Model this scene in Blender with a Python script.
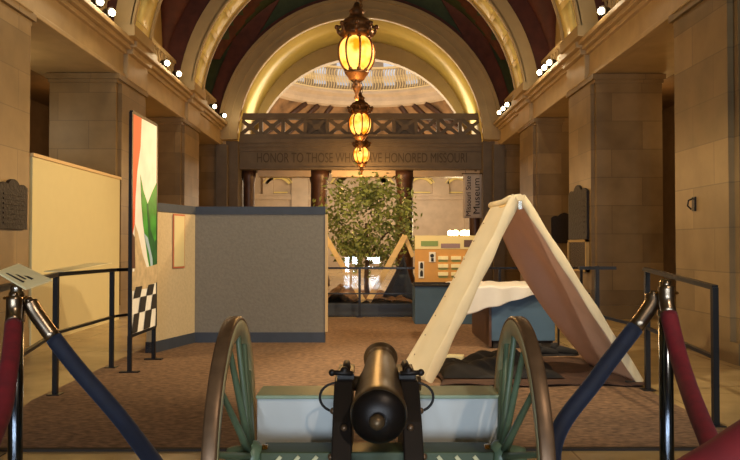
import bpy, bmesh, math, random
from mathutils import Vector, Matrix
random.seed(7)
PI = math.pi
S = bpy.context.scene
COL = S.collection
for o in list(bpy.data.objects):
    bpy.data.objects.remove(o)

# ---------------------------------------------------------------- camera
cam_d = bpy.data.cameras.new('camera')
cam = bpy.data.objects.new('camera', cam_d); COL.objects.link(cam)
cam_d.sensor_width = 36; cam_d.lens = 36; cam_d.clip_end = 200; cam_d.clip_start = .05
cam.location = (0, 0, 1.2)
cam.rotation_euler = (PI/2 + math.atan(15/740), 0, -math.atan(4/740))
S.camera = cam
# ---------------------------------------------------------------- world / exposure
w = bpy.data.worlds.new('world'); S.world = w; w.use_nodes = True
w.node_tree.nodes['Background'].inputs[0].default_value = (.9, .62, .34, 1)
w.node_tree.nodes['Background'].inputs[1].default_value = .25
S.view_settings.view_transform = 'Standard'; S.view_settings.look = 'None'
S.view_settings.gamma = 1; S.view_settings.exposure = 1.15
S.view_settings.use_curve_mapping = False

XC = -.155          # centre line of the hall
HW = 3.905          # half width between the pier faces

def light(name, kind, loc, power, color, size=.1, target=None, angle=60, blend=.5, size_y=None):
    d = bpy.data.lights.new(name, kind); d.energy = power; d.color = color
    if kind == 'AREA':
        d.size = size
        if size_y: d.shape = 'RECTANGLE'; d.size_y = size_y
    else: d.shadow_soft_size = size
    if kind == 'SPOT': d.spot_size = math.radians(angle); d.spot_blend = blend
    o = bpy.data.objects.new(name, d); COL.objects.link(o); o.location = loc
    if target is not None:
        o.rotation_euler = (Vector(target)-Vector(loc)).to_track_quat('-Z', 'Y').to_euler()
    return o
WARM = (1, .77, .46); AMBER = (1, .55, .18); COOL = (.72, .86, 1)
# daylight through the entrance doors behind the viewer
for x0, x1 in ((-.86, -.37), (.04, .57), (-3.2, -2.3), (2.3, 3.2)):
    light('door_daylight', 'AREA', ((x0+x1)/2, -5.9, 1.2), 60, COOL, x1-x0, ((x0+x1)/2, 5, 1.2), size_y=2.2)
# daylight and lamp of the rotunda beyond the bridge, plus added wall fill
light('rotunda_lamp', 'POINT', (0, 31, 5.0), 430, (1, .74, .46), .6)
light('dome_daylight', 'POINT', (0, 30.5, 10.5), 150, (.95, .93, .9), .8)
light('rotunda_wall_fill', 'POINT', (3.2, 35, 3.4), 150, (1, .80, .56), .3)  # this point and the next are added to brighten the far wall
light('rotunda_wall_fill', 'POINT', (-3.4, 35, 3.4), 90, (1, .80, .56), .3)
# exhibition spots aimed at the exhibits, from the two cornices unless noted
light('exhibit_spot', 'SPOT', (3.45, 12.2, 4.9), 330, WARM, .08, (-3.6, 9.6, 1.2), 50)
light('exhibit_spot', 'SPOT', (3.45, 7.5, 4.9), 320, WARM, .08, (-3.2, 8.0, 1.0), 60)
light('exhibit_spot', 'SPOT', (-3.75, 4.5, 4.9), 640, (1, .84, .6), .08, (1.3, 6.8, .6), 46)
light('exhibit_spot', 'SPOT', (3.45, 5.6, 4.9), 420, WARM, .08, (-.6, 9.3, .4), 66)
light('exhibit_spot', 'SPOT', (3.45, 3.6, 4.9), 330, WARM, .08, (2.0, 6.7, .7), 40)  # added to brighten the right tent canvas, no fixture stands here
light('exhibit_spot', 'SPOT', (-3.75, 9.0, 4.9), 300, WARM, .08, (1.6, 12.5, .6), 45)
light('exhibit_spot', 'SPOT', (3.4, 13.0, 4.9), 160, WARM, .08, (0, 13.5, 1.4), 36)
light('exhibit_spot', 'SPOT', (2.2, -1.5, 5.4), 200, (1, .8, .6), .1, (0.1, 3.0, .6), 46)  # hangs behind the viewer clear of both cornices, aimed at the cannon

# ---------------------------------------------------------------- materials
def rgb(r, g, b):
    f = lambda c: (c/255/12.92) if c/255 <= .04045 else ((c/255+.055)/1.055)**2.4
    return (f(r), f(g), f(b), 1)
def mat(name, col, rough=.6, metal=0, noise=0, scale=8, bump=0, emit=0, ecol=None, trans=0, alpha=1, coat=0, stretch=None):
    m = bpy.data.materials.new(name); m.use_nodes = True
    nt = m.node_tree; b = nt.nodes['Principled BSDF']
    c = rgb(*col)
    b.inputs['Base Color'].default_value = c
    b.inputs['Roughness'].default_value = rough
    b.inputs['Metallic'].default_value = metal
    if coat: b.inputs['Coat Weight'].default_value = coat
    if trans: b.inputs['Transmission Weight'].default_value = trans
    if emit:
        b.inputs['Emission Color'].default_value = rgb(*(ecol or col)); b.inputs['Emission Strength'].default_value = emit
    if noise or bump:
        tc = nt.nodes.new('ShaderNodeTexCoord'); n = nt.nodes.new('ShaderNodeTexNoise')
        n.inputs['Scale'].default_value = scale; n.inputs['Detail'].default_value = 5
        if stretch:
            mp = nt.nodes.new('ShaderNodeMapping'); mp.inputs['Scale'].default_value = stretch
            nt.links.new(tc.outputs['Object'], mp.inputs[0]); nt.links.new(mp.outputs[0], n.inputs[0])
        else: nt.links.new(tc.outputs['Object'], n.inputs[0])
        if noise:
            r = nt.nodes.new('ShaderNodeValToRGB')
            r.color_ramp.elements[0].position = .3; r.color_ramp.elements[1].position = .7
            r.color_ramp.elements[0].color = tuple(c[i]*(1-noise) for i in range(3))+(1,)
            r.color_ramp.elements[1].color = tuple(min(1, c[i]*(1+noise)) for i in range(3))+(1,)
            nt.links.new(n.outputs['Fac'], r.inputs[0]); nt.links.new(r.outputs[0], b.inputs['Base Color'])
        if bump:
            bp = nt.nodes.new('ShaderNodeBump'); bp.inputs['Strength'].default_value = bump; bp.inputs['Distance'].default_value = .02
            nt.links.new(n.outputs['Fac'], bp.inputs['Height']); nt.links.new(bp.outputs[0], b.inputs['Normal'])
    return m
def stone(name, c1, c2, joint, bw=1.0, bh=.46, rough=.45, coordmode='wall', js=.006):
    m = bpy.data.materials.new(name); m.use_nodes = True
    nt = m.node_tree; b = nt.nodes['Principled BSDF']; L = nt.links.new
    tc = nt.nodes.new('ShaderNodeTexCoord'); sp = nt.nodes.new('ShaderNodeSeparateXYZ'); L(tc.outputs['Object'], sp.inputs[0])
    cb = nt.nodes.new('ShaderNodeCombineXYZ')
    if coordmode == 'wall':
        ad = nt.nodes.new('ShaderNodeMath'); L(sp.outputs[0], ad.inputs[0]); L(sp.outputs[1], ad.inputs[1])
        L(ad.outputs[0], cb.inputs[0]); L(sp.outputs[2], cb.inputs[1])
    else: L(sp.outputs[0], cb.inputs[0]); L(sp.outputs[1], cb.inputs[1])
    br = nt.nodes.new('ShaderNodeTexBrick'); L(cb.outputs[0], br.inputs[0])
    br.inputs['Scale'].default_value = 1; br.inputs['Brick Width'].default_value = bw; br.inputs['Row Height'].default_value = bh
    br.inputs['Mortar Size'].default_value = js; br.inputs['Color1'].default_value = rgb(*c1); br.inputs['Color2'].default_value = rgb(*c2)
    br.inputs['Mortar'].default_value = rgb(*joint)
    if coordmode != 'wall': br.offset = 0
    n = nt.nodes.new('ShaderNodeTexNoise'); n.inputs['Scale'].default_value = 2.5; n.inputs['Detail'].default_value = 7
    L(tc.outputs['Object'], n.inputs[0])
    mx = nt.nodes.new('ShaderNodeMix'); mx.data_type = 'RGBA'; mx.blend_type = 'MULTIPLY'; mx.inputs[0].default_value = 1
    rp = nt.nodes.new('ShaderNodeValToRGB'); rp.color_ramp.elements[0].color = (.72, .70, .66, 1); rp.color_ramp.elements[1].color = (1, 1, 1, 1)
    rp.color_ramp.elements[0].position = .3; rp.color_ramp.elements[1].position = .65
    L(n.outputs['Fac'], rp.inputs[0]); L(br.outputs['Color'], mx.inputs[6]); L(rp.outputs[0], mx.inputs[7]); L(mx.outputs[2], b.inputs['Base Color'])
    b.inputs['Roughness'].default_value = rough
    return m

M = {}
M['stone'] = stone('ashlar_stone', (148, 122, 82), (124, 101, 66), (112, 91, 60))
M['stone_smooth'] = mat('carved_stone', (172, 148, 108), .5, noise=.12, scale=3)
M['arch_stone'] = mat('pale_arch_stone', (172, 148, 104), .55, noise=.08, scale=3)
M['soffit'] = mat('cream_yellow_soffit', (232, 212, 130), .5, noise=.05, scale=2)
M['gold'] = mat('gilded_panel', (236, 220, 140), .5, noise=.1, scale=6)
M['bridge'] = mat('grey_bridge_stone', (104, 92, 78), .6, noise=.12, scale=4)
M['redmarble'] = mat('dark_red_marble', (78, 52, 40), .4, noise=.3, scale=6)
M['vault_red'] = mat('vault_red_brown', (84, 40, 28), .7, noise=.25, scale=5)
M['vault_green'] = mat('vault_green', (52, 66, 40), .7, noise=.2, scale=5)
M['tan'] = mat('lunette_plaster', (176, 146, 92), .7, noise=.1, scale=3)
M['floor'] = stone('polished_floor', (186, 160, 112), (176, 150, 104), (150, 124, 84), 1.2, 1.2, .26, 'floor')
M['carpet'] = mat('brown_carpet', (122, 94, 70), .95, noise=.5, scale=20, bump=.5, stretch=(1, 1.6, 1))
M['carpet_edge'] = mat('dark_carpet_binding', (40, 30, 22), .8)
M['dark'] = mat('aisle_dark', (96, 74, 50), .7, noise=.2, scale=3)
M['cream'] = mat('cream_board', (212, 198, 148), .7, noise=.015, scale=6)
M['cream_edge'] = mat('pale_wood_edge', (214, 180, 128), .6)
M['fabric'] = mat('grey_fabric_panel', (130, 124, 114), .95, noise=.08, scale=30, bump=.2)
M['litfab'] = mat('lit_fabric_panel', (196, 176, 140), .95, noise=.06, scale=30, bump=.2)  # lighter copy of the panel fabric, warm light put into its colour
M['slate'] = mat('slate_blue_trim', (58, 64, 76), .6, noise=.1, scale=10)
M['bluegrey'] = mat('blue_grey_laminate', (66, 90, 112), .5, noise=.15, scale=3)
M['brownwood'] = mat('dark_brown_wood', (74, 48, 32), .5, noise=.2, scale=8)
M['board'] = mat('orange_board', (204, 150, 74), .6, noise=.08, scale=6)
M['board_top'] = mat('cream_header', (228, 210, 150), .6)
M['lab_green'] = mat('green_label', (128, 150, 84), .6)
M['lab_purple'] = mat('mauve_label', (146, 120, 122), .6)
M['paper'] = mat('yellowed_paper', (246, 232, 180), .7, noise=.05, scale=20)
M['white'] = mat('white_paper', (232, 226, 210), .7)
M['ink'] = mat('black_ink', (34, 28, 24), .7)
M['iron'] = mat('dark_iron', (34, 30, 28), .4, .6)
M['rail'] = mat('dark_painted_rail', (42, 40, 40), .35, .5)
M['steel'] = mat('polished_dark_steel', (92, 98, 108), .18, 1)
M['chrome'] = mat('worn_chrome', (190, 180, 165), .2, 1)
M['brass'] = mat('brass', (190, 150, 96), .25, 1)
M['sleeve'] = mat('tarnished_brass', (150, 132, 112), .3, 1)
M['velvet_blue'] = mat('navy_velvet', (9, 17, 38), .75, noise=.25, scale=30)
M['velvet_blue'].node_tree.nodes['Principled BSDF'].inputs['Sheen Weight'].default_value = .12
M['velvet_blue'].node_tree.nodes['Principled BSDF'].inputs['Sheen Tint'].default_value = (.4, .55, .9, 1)
M['velvet_red'] = mat('crimson_velvet', (104, 5, 16), .8, noise=.25, scale=30)
M['velvet_red'].node_tree.nodes['Principled BSDF'].inputs['Sheen Weight'].default_value = .03
M['barrel'] = mat('browned_bronze', (112, 92, 68), .42, .7, noise=.2, scale=9)
M['breech'] = mat('blackened_bronze', (30, 24, 22), .4, .5, noise=.2, scale=14)
M['gunblack'] = mat('black_carriage_iron', (32, 24, 20), .5, .3, noise=.2, scale=10)
M['tyre'] = mat('worn_iron_tyre', (112, 86, 62), .4, .5, noise=.3, scale=14)
M['felloe'] = mat('worn_green_wood', (196, 190, 146), .42, noise=.15, scale=10)
M['spoke'] = mat('sage_green_paint', (96, 114, 88), .4, noise=.12, scale=8)
M['chest'] = mat('pale_painted_panel', (205, 208, 206), .4, noise=.03, scale=5)
M['chest_top'] = mat('sage_green_lid', (148, 164, 134), .45, noise=.06, scale=6)
M['axle'] = mat('green_axle_wood', (62, 74, 46), .5, noise=.25, scale=5)
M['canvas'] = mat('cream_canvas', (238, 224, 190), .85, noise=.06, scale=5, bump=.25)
M['canvas_in'] = mat('backlit_canvas', (202, 174, 158), .9, noise=.1, scale=5, bump=.25)  # rosy tint stands in for light coming through the cream canvas
M['sheet'] = mat('white_cotton', (240, 234, 226), .85, noise=.04, scale=6)
M['wood'] = mat('pale_pine', (222, 186, 122), .55, noise=.12, scale=6)
M['blackcloth'] = mat('black_wool', (22, 19, 19), .9, noise=.3, scale=10, bump=.3)
M['browncloth'] = mat('brown_groundcloth', (70, 46, 34), .9, noise=.3, scale=8, bump=.3)
M['leaf'] = mat('ficus_leaf', (136, 142, 70), .5, noise=.5, scale=3)
M['bark'] = mat('bark', (90, 66, 44), .8, noise=.2, scale=10)
M['litter'] = mat('rock_and_leaf_litter', (112, 80, 50), .9, noise=.6, scale=9, bump=1)
M['bronze'] = mat('dark_bronze_plaque', (30, 20, 16), .6, .1, noise=.25, scale=22, bump=.6)
M['lantern'] = mat('antique_bronze', (124, 84, 50), .4, .7, noise=.3, scale=20)
M['marble'] = mat('pale_rotunda_marble', (196, 176, 150), .5, noise=.12, scale=2)
M['mural'] = mat('faded_mural', (128, 96, 62), .8, noise=.6, scale=1.6)
M['ornate'] = mat('ivory_ironwork', (240, 218, 165), .5)
M['daywin'] = mat('dome_window_daylight', (205, 215, 230), .6, emit=.22)
M['bulb'] = mat('spot_bulb', (255, 236, 190), .4, emit=9)
M['globe'] = mat('globe_glass', (255, 230, 160), .4, emit=7)
M['banner'] = mat('grey_banner', (196, 188, 186), .8)
M['dkglass'] = mat('framed_dark_glass', (60, 52, 44), .15)
M['red'] = mat('red_border', (186, 104, 70), .6)
M['orange'] = mat('vermilion', (226, 84, 40), .5)
M['sky'] = mat('pale_sky', (244, 242, 236), .5, noise=.08, scale=5)
M['green'] = mat('leaf_green', (60, 150, 48), .5, noise=.3, scale=9)
M['dgreen'] = mat('deep_green', (30, 96, 44), .5, noise=.3, scale=9)
M['ltbrown'] = mat('figure_tan', (198, 176, 138), .5, noise=.2, scale=14)
M['dbrown'] = mat('deep_brown', (96, 66, 50), .5)  # flat brown for the picture's backboard, its left strip and a label
M['stream'] = mat('stream_blue', (168, 196, 216), .5)
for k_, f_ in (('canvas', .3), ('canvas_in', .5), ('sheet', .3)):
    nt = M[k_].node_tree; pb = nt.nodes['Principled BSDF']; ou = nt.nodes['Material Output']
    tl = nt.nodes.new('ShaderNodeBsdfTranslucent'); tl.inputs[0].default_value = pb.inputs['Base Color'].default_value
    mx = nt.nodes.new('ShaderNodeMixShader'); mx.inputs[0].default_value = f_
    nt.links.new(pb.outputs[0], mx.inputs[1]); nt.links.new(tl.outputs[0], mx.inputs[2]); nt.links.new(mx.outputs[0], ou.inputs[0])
# amber lantern glass: glow mottled at random from deep orange to pale amber
m = mat('amber_lantern_glass', (255, 150, 30), .3); nt = m.node_tree; b = nt.nodes['Principled BSDF']
b.inputs['Emission Color'].default_value = rgb(255, 168, 40); b.inputs['Emission Strength'].default_value = 1.0
lw = nt.nodes.new('ShaderNodeTexNoise'); lw.inputs['Scale'].default_value = 5; lw.inputs['Detail'].default_value = 3
rp = nt.nodes.new('ShaderNodeValToRGB'); rp.color_ramp.elements[0].color = rgb(232, 112, 8); rp.color_ramp.elements[1].color = rgb(255, 205, 96)
rp.color_ramp.elements[0].position = .38; rp.color_ramp.elements[1].position = .62
tc = nt.nodes.new('ShaderNodeTexCoord'); nt.links.new(tc.outputs['Object'], lw.inputs[0]); nt.links.new(lw.outputs['Fac'], rp.inputs[0]); nt.links.new(rp.outputs[0], b.inputs['Emission Color'])
M['amber'] = m
# clear railing glass: mostly see-through with a mirror-like sheen
m = bpy.data.materials.new('clear_glass'); m.use_nodes = True; nt = m.node_tree; nt.nodes.clear()
out = nt.nodes.new('ShaderNodeOutputMaterial'); mixs = nt.nodes.new('ShaderNodeMixShader'); tr = nt.nodes.new('ShaderNodeBsdfTransparent'); gl = nt.nodes.new('ShaderNodeBsdfGlossy')
gl.inputs['Roughness'].default_value = .01; mixs.inputs[0].default_value = .04
nt.links.new(tr.outputs[0], mixs.inputs[1]); nt.links.new(gl.outputs[0], mixs.inputs[2]); nt.links.new(mixs.outputs[0], out.inputs[0])
M['glass'] = m

# ---------------------------------------------------------------- mesh helpers
def box(bm, x0, x1, y0, y1, z0, z1, mi=0):
    v = [bm.verts.new((x, y, z)) for z in (z0, z1) for x, y in ((x0, y0), (x1, y0), (x1, y1), (x0, y1))]
    for f in ((3, 2, 1, 0), (4, 5, 6, 7), (0, 1, 5, 4), (1, 2, 6, 5), (2, 3, 7, 6), (3, 0, 4, 7)):
        bm.faces.new([v[i] for i in f]).material_index = mi
def bar(bm, a, b, wd, th, up=(0, 0, 1), mi=0):
    a = Vector(a); b = Vector(b); d = (b-a).normalized(); u = Vector(up)
    s = d.cross(u)
    if s.length < 1e-4: s = d.cross(Vector((1, 0, 0)))
    s.normalize(); u = s.cross(d).normalized()
    v = []
    for p in (a, b):
        for i, j in ((-1, -1), (1, -1), (1, 1), (-1, 1)):
            v.append(bm.verts.new(p+s*(wd/2*i)+u*(th/2*j)))
    for f in ((3, 2, 1, 0), (4, 5, 6, 7), (0, 1, 5, 4), (1, 2, 6, 5), (2, 3, 7, 6), (3, 0, 4, 7)):
        bm.faces.new([v[i] for i in f]).material_index = mi
def tube(bm, pts, r, n=10, closed=False, caps=True, mi=0):
    pts = [Vector(p) for p in pts]; rs = r if isinstance(r, (list, tuple)) else [r]*len(pts)
    rings = []; prev = None; N = len(pts)
    for i, p in enumerate(pts):
        if closed: d = (pts[(i+1) % N]-pts[i-1])
        else: d = pts[min(i+1, N-1)]-pts[max(i-1, 0)]
        d.normalize()
        if prev is None:
            a = d.orthogonal().normalized()
        else:
            a = prev - d*prev.dot(d); a.normalize()
        prev = a; c = d.cross(a)
        rings.append([bm.verts.new(p+(a*math.cos(2*PI*k/n)+c*math.sin(2*PI*k/n))*rs[i]) for k in range(n)])
    M_ = N if closed else N-1
    for i in range(M_):
        A, B = rings[i], rings[(i+1) % N]
        for k in range(n):
            f = bm.faces.new((A[k], A[(k+1) % n], B[(k+1) % n], B[k])); f.smooth = True; f.material_index = mi
    if caps and not closed:
        bm.faces.new(rings[0][::-1]); bm.faces.new(rings[-1])
def lathe(bm, prof, origin, axis=(0, 0, 1), n=24, mi=0, smooth=True):
    """prof = [(r, t)], revolved about axis from origin"""
    o = Vector(origin); ax = Vector(axis).normalized(); a = ax.orthogonal().normalized(); c = ax.cross(a)
    rings = []
    for r, t in prof:
        r = max(r, .0004)
        rings.append([bm.verts.new(o+ax*t+(a*math.cos(2*PI*k/n)+c*math.sin(2*PI*k/n))*r) for k in range(n)])
    for A, B in zip(rings, rings[1:]):
        for k in range(n):
            f = bm.faces.new((A[k], A[(k+1) % n], B[(k+1) % n], B[k])); f.smooth = smooth; f.material_index = mi
    bm.faces.new(rings[0][::-1]).material_index = mi; bm.faces.new(rings[-1]).material_index = mi
def ball(bm, c, r, n=12, mi=0, sc=(1, 1, 1)):
    g = bmesh.ops.create_uvsphere(bm, u_segments=n, v_segments=max(6, n//2+1), radius=r, matrix=Matrix.Translation(c) @ Matrix.Diagonal((*sc, 1)))
    for v in g['verts']:
        for f in v.link_faces: f.smooth = True; f.material_index = mi
def prism(bm, pts, off, mi=0):
    off = Vector(off); A = [bm.verts.new(p) for p in pts]; B = [bm.verts.new(Vector(p)+off) for p in pts]
    n = len(pts)
    bm.faces.new(A[::-1]).material_index = mi; bm.faces.new(B).material_index = mi
    for i in range(n): bm.faces.new((A[i], A[(i+1) % n], B[(i+1) % n], B[i])).material_index = mi
def ring(bm, xc, zc, r0, r1, y0, y1, a0=0, a1=PI, n=48, mi=0, mi_soffit=None):
    """arch band between radii r0,r1 in the xz plane extruded y0..y1"""
    rows = []
    for i in range(n+1):
        a = a0+(a1-a0)*i/n; cs, sn = math.cos(a), math.sin(a)
        rows.append([bm.verts.new((xc+r*cs, y, zc+r*sn)) for r, y in ((r0, y0), (r1, y0), (r1, y1), (r0, y1))])
    for A, B in zip(rows, rows[1:]):
        for k in range(4):
            f = bm.faces.new((A[k], B[k], B[(k+1) % 4], A[(k+1) % 4]))
            f.material_index = (mi_soffit if (k == 3 and mi_soffit is not None) else mi)
            if k in (1, 3): f.smooth = True
    bm.faces.new(rows[0][::-1]); bm.faces.new(rows[-1])
def grid(bm, fn, nu, nv, smooth=True, mi=0):
    V = [[bm.verts.new(fn(i/nu, j/nv)) for j in range(nv+1)] for i in range(nu+1)]
    for i in range(nu):
        for j in range(nv):
            f = bm.faces.new((V[i][j], V[i+1][j], V[i+1][j+1], V[i][j+1])); f.smooth = smooth; f.material_index = mi
    return V
def obj(name, bm, mats, parent=None, kind=None, label=None, bevel=0, recalc=True, solid=0):
    if recalc: bmesh.ops.recalc_face_normals(bm, faces=bm.faces)
    me = bpy.data.meshes.new(name); bm.to_mesh(me); bm.free()
    for m_ in (mats if isinstance(mats, (list, tuple)) else [mats]): me.materials.append(M[m_] if isinstance(m_, str) else m_)
    o = bpy.data.objects.new(name, me); COL.objects.link(o)
    if parent:
        o.parent = parent; o.matrix_parent_inverse = Matrix.Translation(-parent.location)
    if kind: o['kind'] = kind
    if label: o['label'] = label
    if bevel:
        b_ = o.modifiers.new('bevel', 'BEVEL'); b_.width = bevel; b_.segments = 2; b_.limit_method = 'ANGLE'
    if solid:
        s_ = o.modifiers.new('solid', 'SOLIDIFY'); s_.thickness = solid; s_.offset = 0
    return o
def thing(name, label, cat, loc=(0, 0, 0), group=None):
    o = bpy.data.objects.new(name, None); COL.objects.link(o); o.location = loc; o.empty_display_size = .1
    o['label'] = label; o['category'] = cat
    if group: o['group'] = group
    return o
def tag(o, label, cat, group=None):
    o['label'] = label; o['category'] = cat
    if group: o['group'] = group
    return o
B = bmesh.new
def text_mesh(name, s, size, mtx, m_, parent=None, ext=.004, width=None):
    cu = bpy.data.curves.new('t', 'FONT'); cu.body = s; cu.size = size; cu.extrude = ext; cu.align_x = 'CENTER'; cu.align_y = 'CENTER'
    t = bpy.data.objects.new('t', cu); COL.objects.link(t); bpy.context.view_layer.update()
    me = bpy.data.meshes.new_from_object(t.evaluated_get(bpy.context.evaluated_depsgraph_get()))
    bpy.data.objects.remove(t)
    if width:
        xs = [v.co.x for v in me.vertices]; k = width/(max(xs)-min(xs)); me.transform(Matrix.Diagonal((k, 1, 1, 1)))
    me.transform(mtx); me.materials.clear(); me.materials.append(M[m_])
    o = bpy.data.objects.new(name, me); COL.objects.link(o)
    if parent: o.parent = parent; o.matrix_parent_inverse = Matrix.Translation(-parent.location)
    return o

# ================================================================ STRUCTURE
b = B(); box(b, -14, 14, -6.5, 50, -.3, 0); obj('floor', b, 'floor', kind='structure')
# carpet: dark binding and pile, with the railings along its sides
b = B(); prism(b, [(-2.32, 4.36, 0), (2.3, 4.36, 0), (2.36, 12.15, 0), (-2.56, 12.15, 0), (-2.56, 5.7, 0)], (0, 0, .012), 0)
bmesh.ops.translate(b, verts=b.verts, vec=(0, 0, .0))
prism(b, [(-2.34, 4.33, 0), (2.32, 4.33, 0), (2.32, 4.37, 0), (-2.34, 4.37, 0)], (0, 0, .014), 1)
obj('floor_carpet', b, ['carpet', 'carpet_edge'], kind='structure')
XL, XR = XC-HW, XC+HW
PIERS = [(-6, -4.4), (-.2, 1.3), (3.6, 5.0), (7.4, 8.9), (12.0, 13.5), (16.2, 17.8), (20.6, 22.1)]
for side, X, sg in (('left', XL, -1), ('right', XR, 1)):
    def xr(a, c):   # two distances outwards from the pier face -> ordered x range
        p, q = X+sg*a, X+sg*c
        return (min(p, q), max(p, q))
    for y0, y1 in PIERS:
        b = B()
        box(b, *xr(0, 1.08), y0, y1, 0, 4.0)
        box(b, *xr(-.05, 1.13), y0-.05, y1+.05, 0, .22)
        box(b, *xr(-.02, 1.10), y0-.02, y1+.02, 3.84, 3.9)
        box(b, *xr(-.065, 1.13), y0-.045, y1+.045, 3.9, 3.985)
        if y1-y0 < 1.65: box(b, *xr(-.06, .02), y0+.1, y1-.1, .22, 3.84)
        obj('wall_%s_pier' % side, b, 'stone', kind='structure')
    # entablature with its mouldings and ledge
    b = B()
    box(b, *xr(0, 1.3), -6.2, 22.1, 4.0, 4.52)
    box(b, *xr(-.03, .1), -6.2, 22.1, 3.99, 4.06)
    box(b, *xr(-.06, .1), -6.2, 22.1, 4.40, 4.47)
    box(b, *xr(-.13, .1), -6.2, 22.1, 4.47, 4.54)
    box(b, *xr(-.2, 1.3), -6.2, 22.1, 4.54, 4.62)
    for y0, y1 in PIERS:    # the entablature breaks forward over each pier
        box(b, *xr(-.08, .05), y0+.35, y1-.05, 3.98, 4.4)
        box(b, *xr(-.24, .05), y0+.3, y1, 4.5, 4.66)
        box(b, *xr(-.16, .05), y0+.35, y1-.05, 4.4, 4.5)
    obj('trim_%s_entablature' % side, b, 'stone_smooth', kind='structure', bevel=.012)
    # upper wall with the lunettes
    b = B(); box(b, *xr(.42, .6), -6.2, 20.6, 4.6, 8.6); obj('wall_%s_upper' % side, b, 'tan', kind='structure')
    # aisle behind the piers
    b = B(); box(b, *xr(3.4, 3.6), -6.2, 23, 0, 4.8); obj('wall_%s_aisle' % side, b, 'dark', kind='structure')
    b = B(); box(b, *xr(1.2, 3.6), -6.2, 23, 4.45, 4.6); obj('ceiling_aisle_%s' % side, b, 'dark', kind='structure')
    # balcony grilles between the arches
    for (a0, a1) in [(8.9, 12.0), (13.5, 16.2), (17.8, 20.6)]:
        b = B(); gx = X+sg*.16
        box(b, gx-.04, gx+.04, a0, a1, 4.62, 4.68); box(b, gx-.05, gx+.05, a0, a1, 5.18, 5.25)
        n_ = int((a1-a0)/.23); st = (a1-a0)/n_
        for i in range(n_):
            yc = a0+st*(i+.5)
            bar(b, (gx, yc-st*.45, 4.68), (gx, yc+st*.45, 5.18), .025, .03, (1, 0, 0)); bar(b, (gx, yc+st*.45, 4.68), (gx, yc-st*.45, 5.18), .025, .03, (1, 0, 0))
            tube(b, [(gx, yc+.075*math.cos(t*PI/5), 4.93+.075*math.sin(t*PI/5)) for t in range(10)], .012, 5, closed=True)
            box(b, gx-.03, gx+.03, a0+st*i-.015, a0+st*i+.015, 4.68, 5.18)
        obj('trim_%s_balcony_grille' % side, b, 'stone_smooth', kind='structure')
# end wall behind the viewer, with its glazed entrance
b = B()
for x0, x1 in ((-9, -3.3), (-2.2, -.95), (-.3, -.03), (.65, 2.2), (3.3, 9)): box(b, x0, x1, -6.5, -6.2, 0, 2.6)
box(b, -9, 9, -6.5, -6.2, 2.6, 9); obj('wall_back', b, 'stone', kind='structure')
# vault: a barrel crossed by a smaller vault in every bay
BAYS = [(-4.4, -.2), (1.3, 3.6), (5.0, 7.4), (8.9, 12.0), (13.5, 16.2), (17.8, 20.6)]
def vault():
    b = B(); R = 4.42; XW = HW+.44
    ys = [-6.2+i*.15 for i in range(int(26.8/.15)+1)]
    xs = [-XW+i*(2*XW)/60 for i in range(61)]
    def zz(x, y):
        z1 = 4.3+math.sqrt(max(0, R*R-x*x)); z2 = 0
        for a, c in BAYS:
            if a < y < c:
                h = (c-a)/2; yc = (a+c)/2; z2 = 5.4+2.6*math.sqrt(max(0, 1-((y-yc)/h)**2))
        return z1, z2
    V = [[bm_v(b, XC+x, y, max(*zz(x, y), 4.7)) for x in xs] for y in ys]
    for i in range(len(ys)-1):
        for j in range(len(xs)-1):
            f = b.faces.new((V[i][j], V[i+1][j], V[i+1][j+1], V[i][j+1])); f.smooth = True
            xm = abs(xs[j]+xs[j+1])/2; z1, z2 = zz(xm, (ys[i]+ys[i+1])/2)
            if z2:
                xg = math.sqrt(max(0, R*R-(z2-4.3)**2)); f.material_index = 1 if (abs(xm-xg) > .24 and .5 < xm < 3.85) else 0
    return b
def bm_v(b, x, y, z): return b.verts.new((x, y, z))
obj('ceiling_vault', vault(), ['vault_red', 'vault_green'], kind='structure', solid=.05)
# transverse arches with gilded panels on the soffit
for y0, y1 in PIERS[:-1]:
    b = B(); RI = 3.70
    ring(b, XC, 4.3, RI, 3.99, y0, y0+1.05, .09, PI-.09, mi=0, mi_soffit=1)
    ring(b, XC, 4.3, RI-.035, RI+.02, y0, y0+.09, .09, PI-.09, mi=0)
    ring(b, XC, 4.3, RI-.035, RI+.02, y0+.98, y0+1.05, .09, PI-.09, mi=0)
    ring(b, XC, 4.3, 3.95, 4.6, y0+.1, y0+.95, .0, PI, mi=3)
    for k in range(18):
        a = .14+(PI-.28)*k/18; a2 = a+(PI-.28)/18-.03
        ring(b, XC, 4.3, RI-.012, RI+.01, y0+.24, y0+.8, a, a2, n=3, mi=2)
    for s in (-1, 1): box(b, XC+s*3.88-.28, XC+s*3.88+.28, y0-.04, y0+1.1, 4.6, 4.78)
    obj('ceiling_arch', b, ['arch_stone', 'soffit', 'gold', 'vault_red'], kind='structure')
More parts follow.
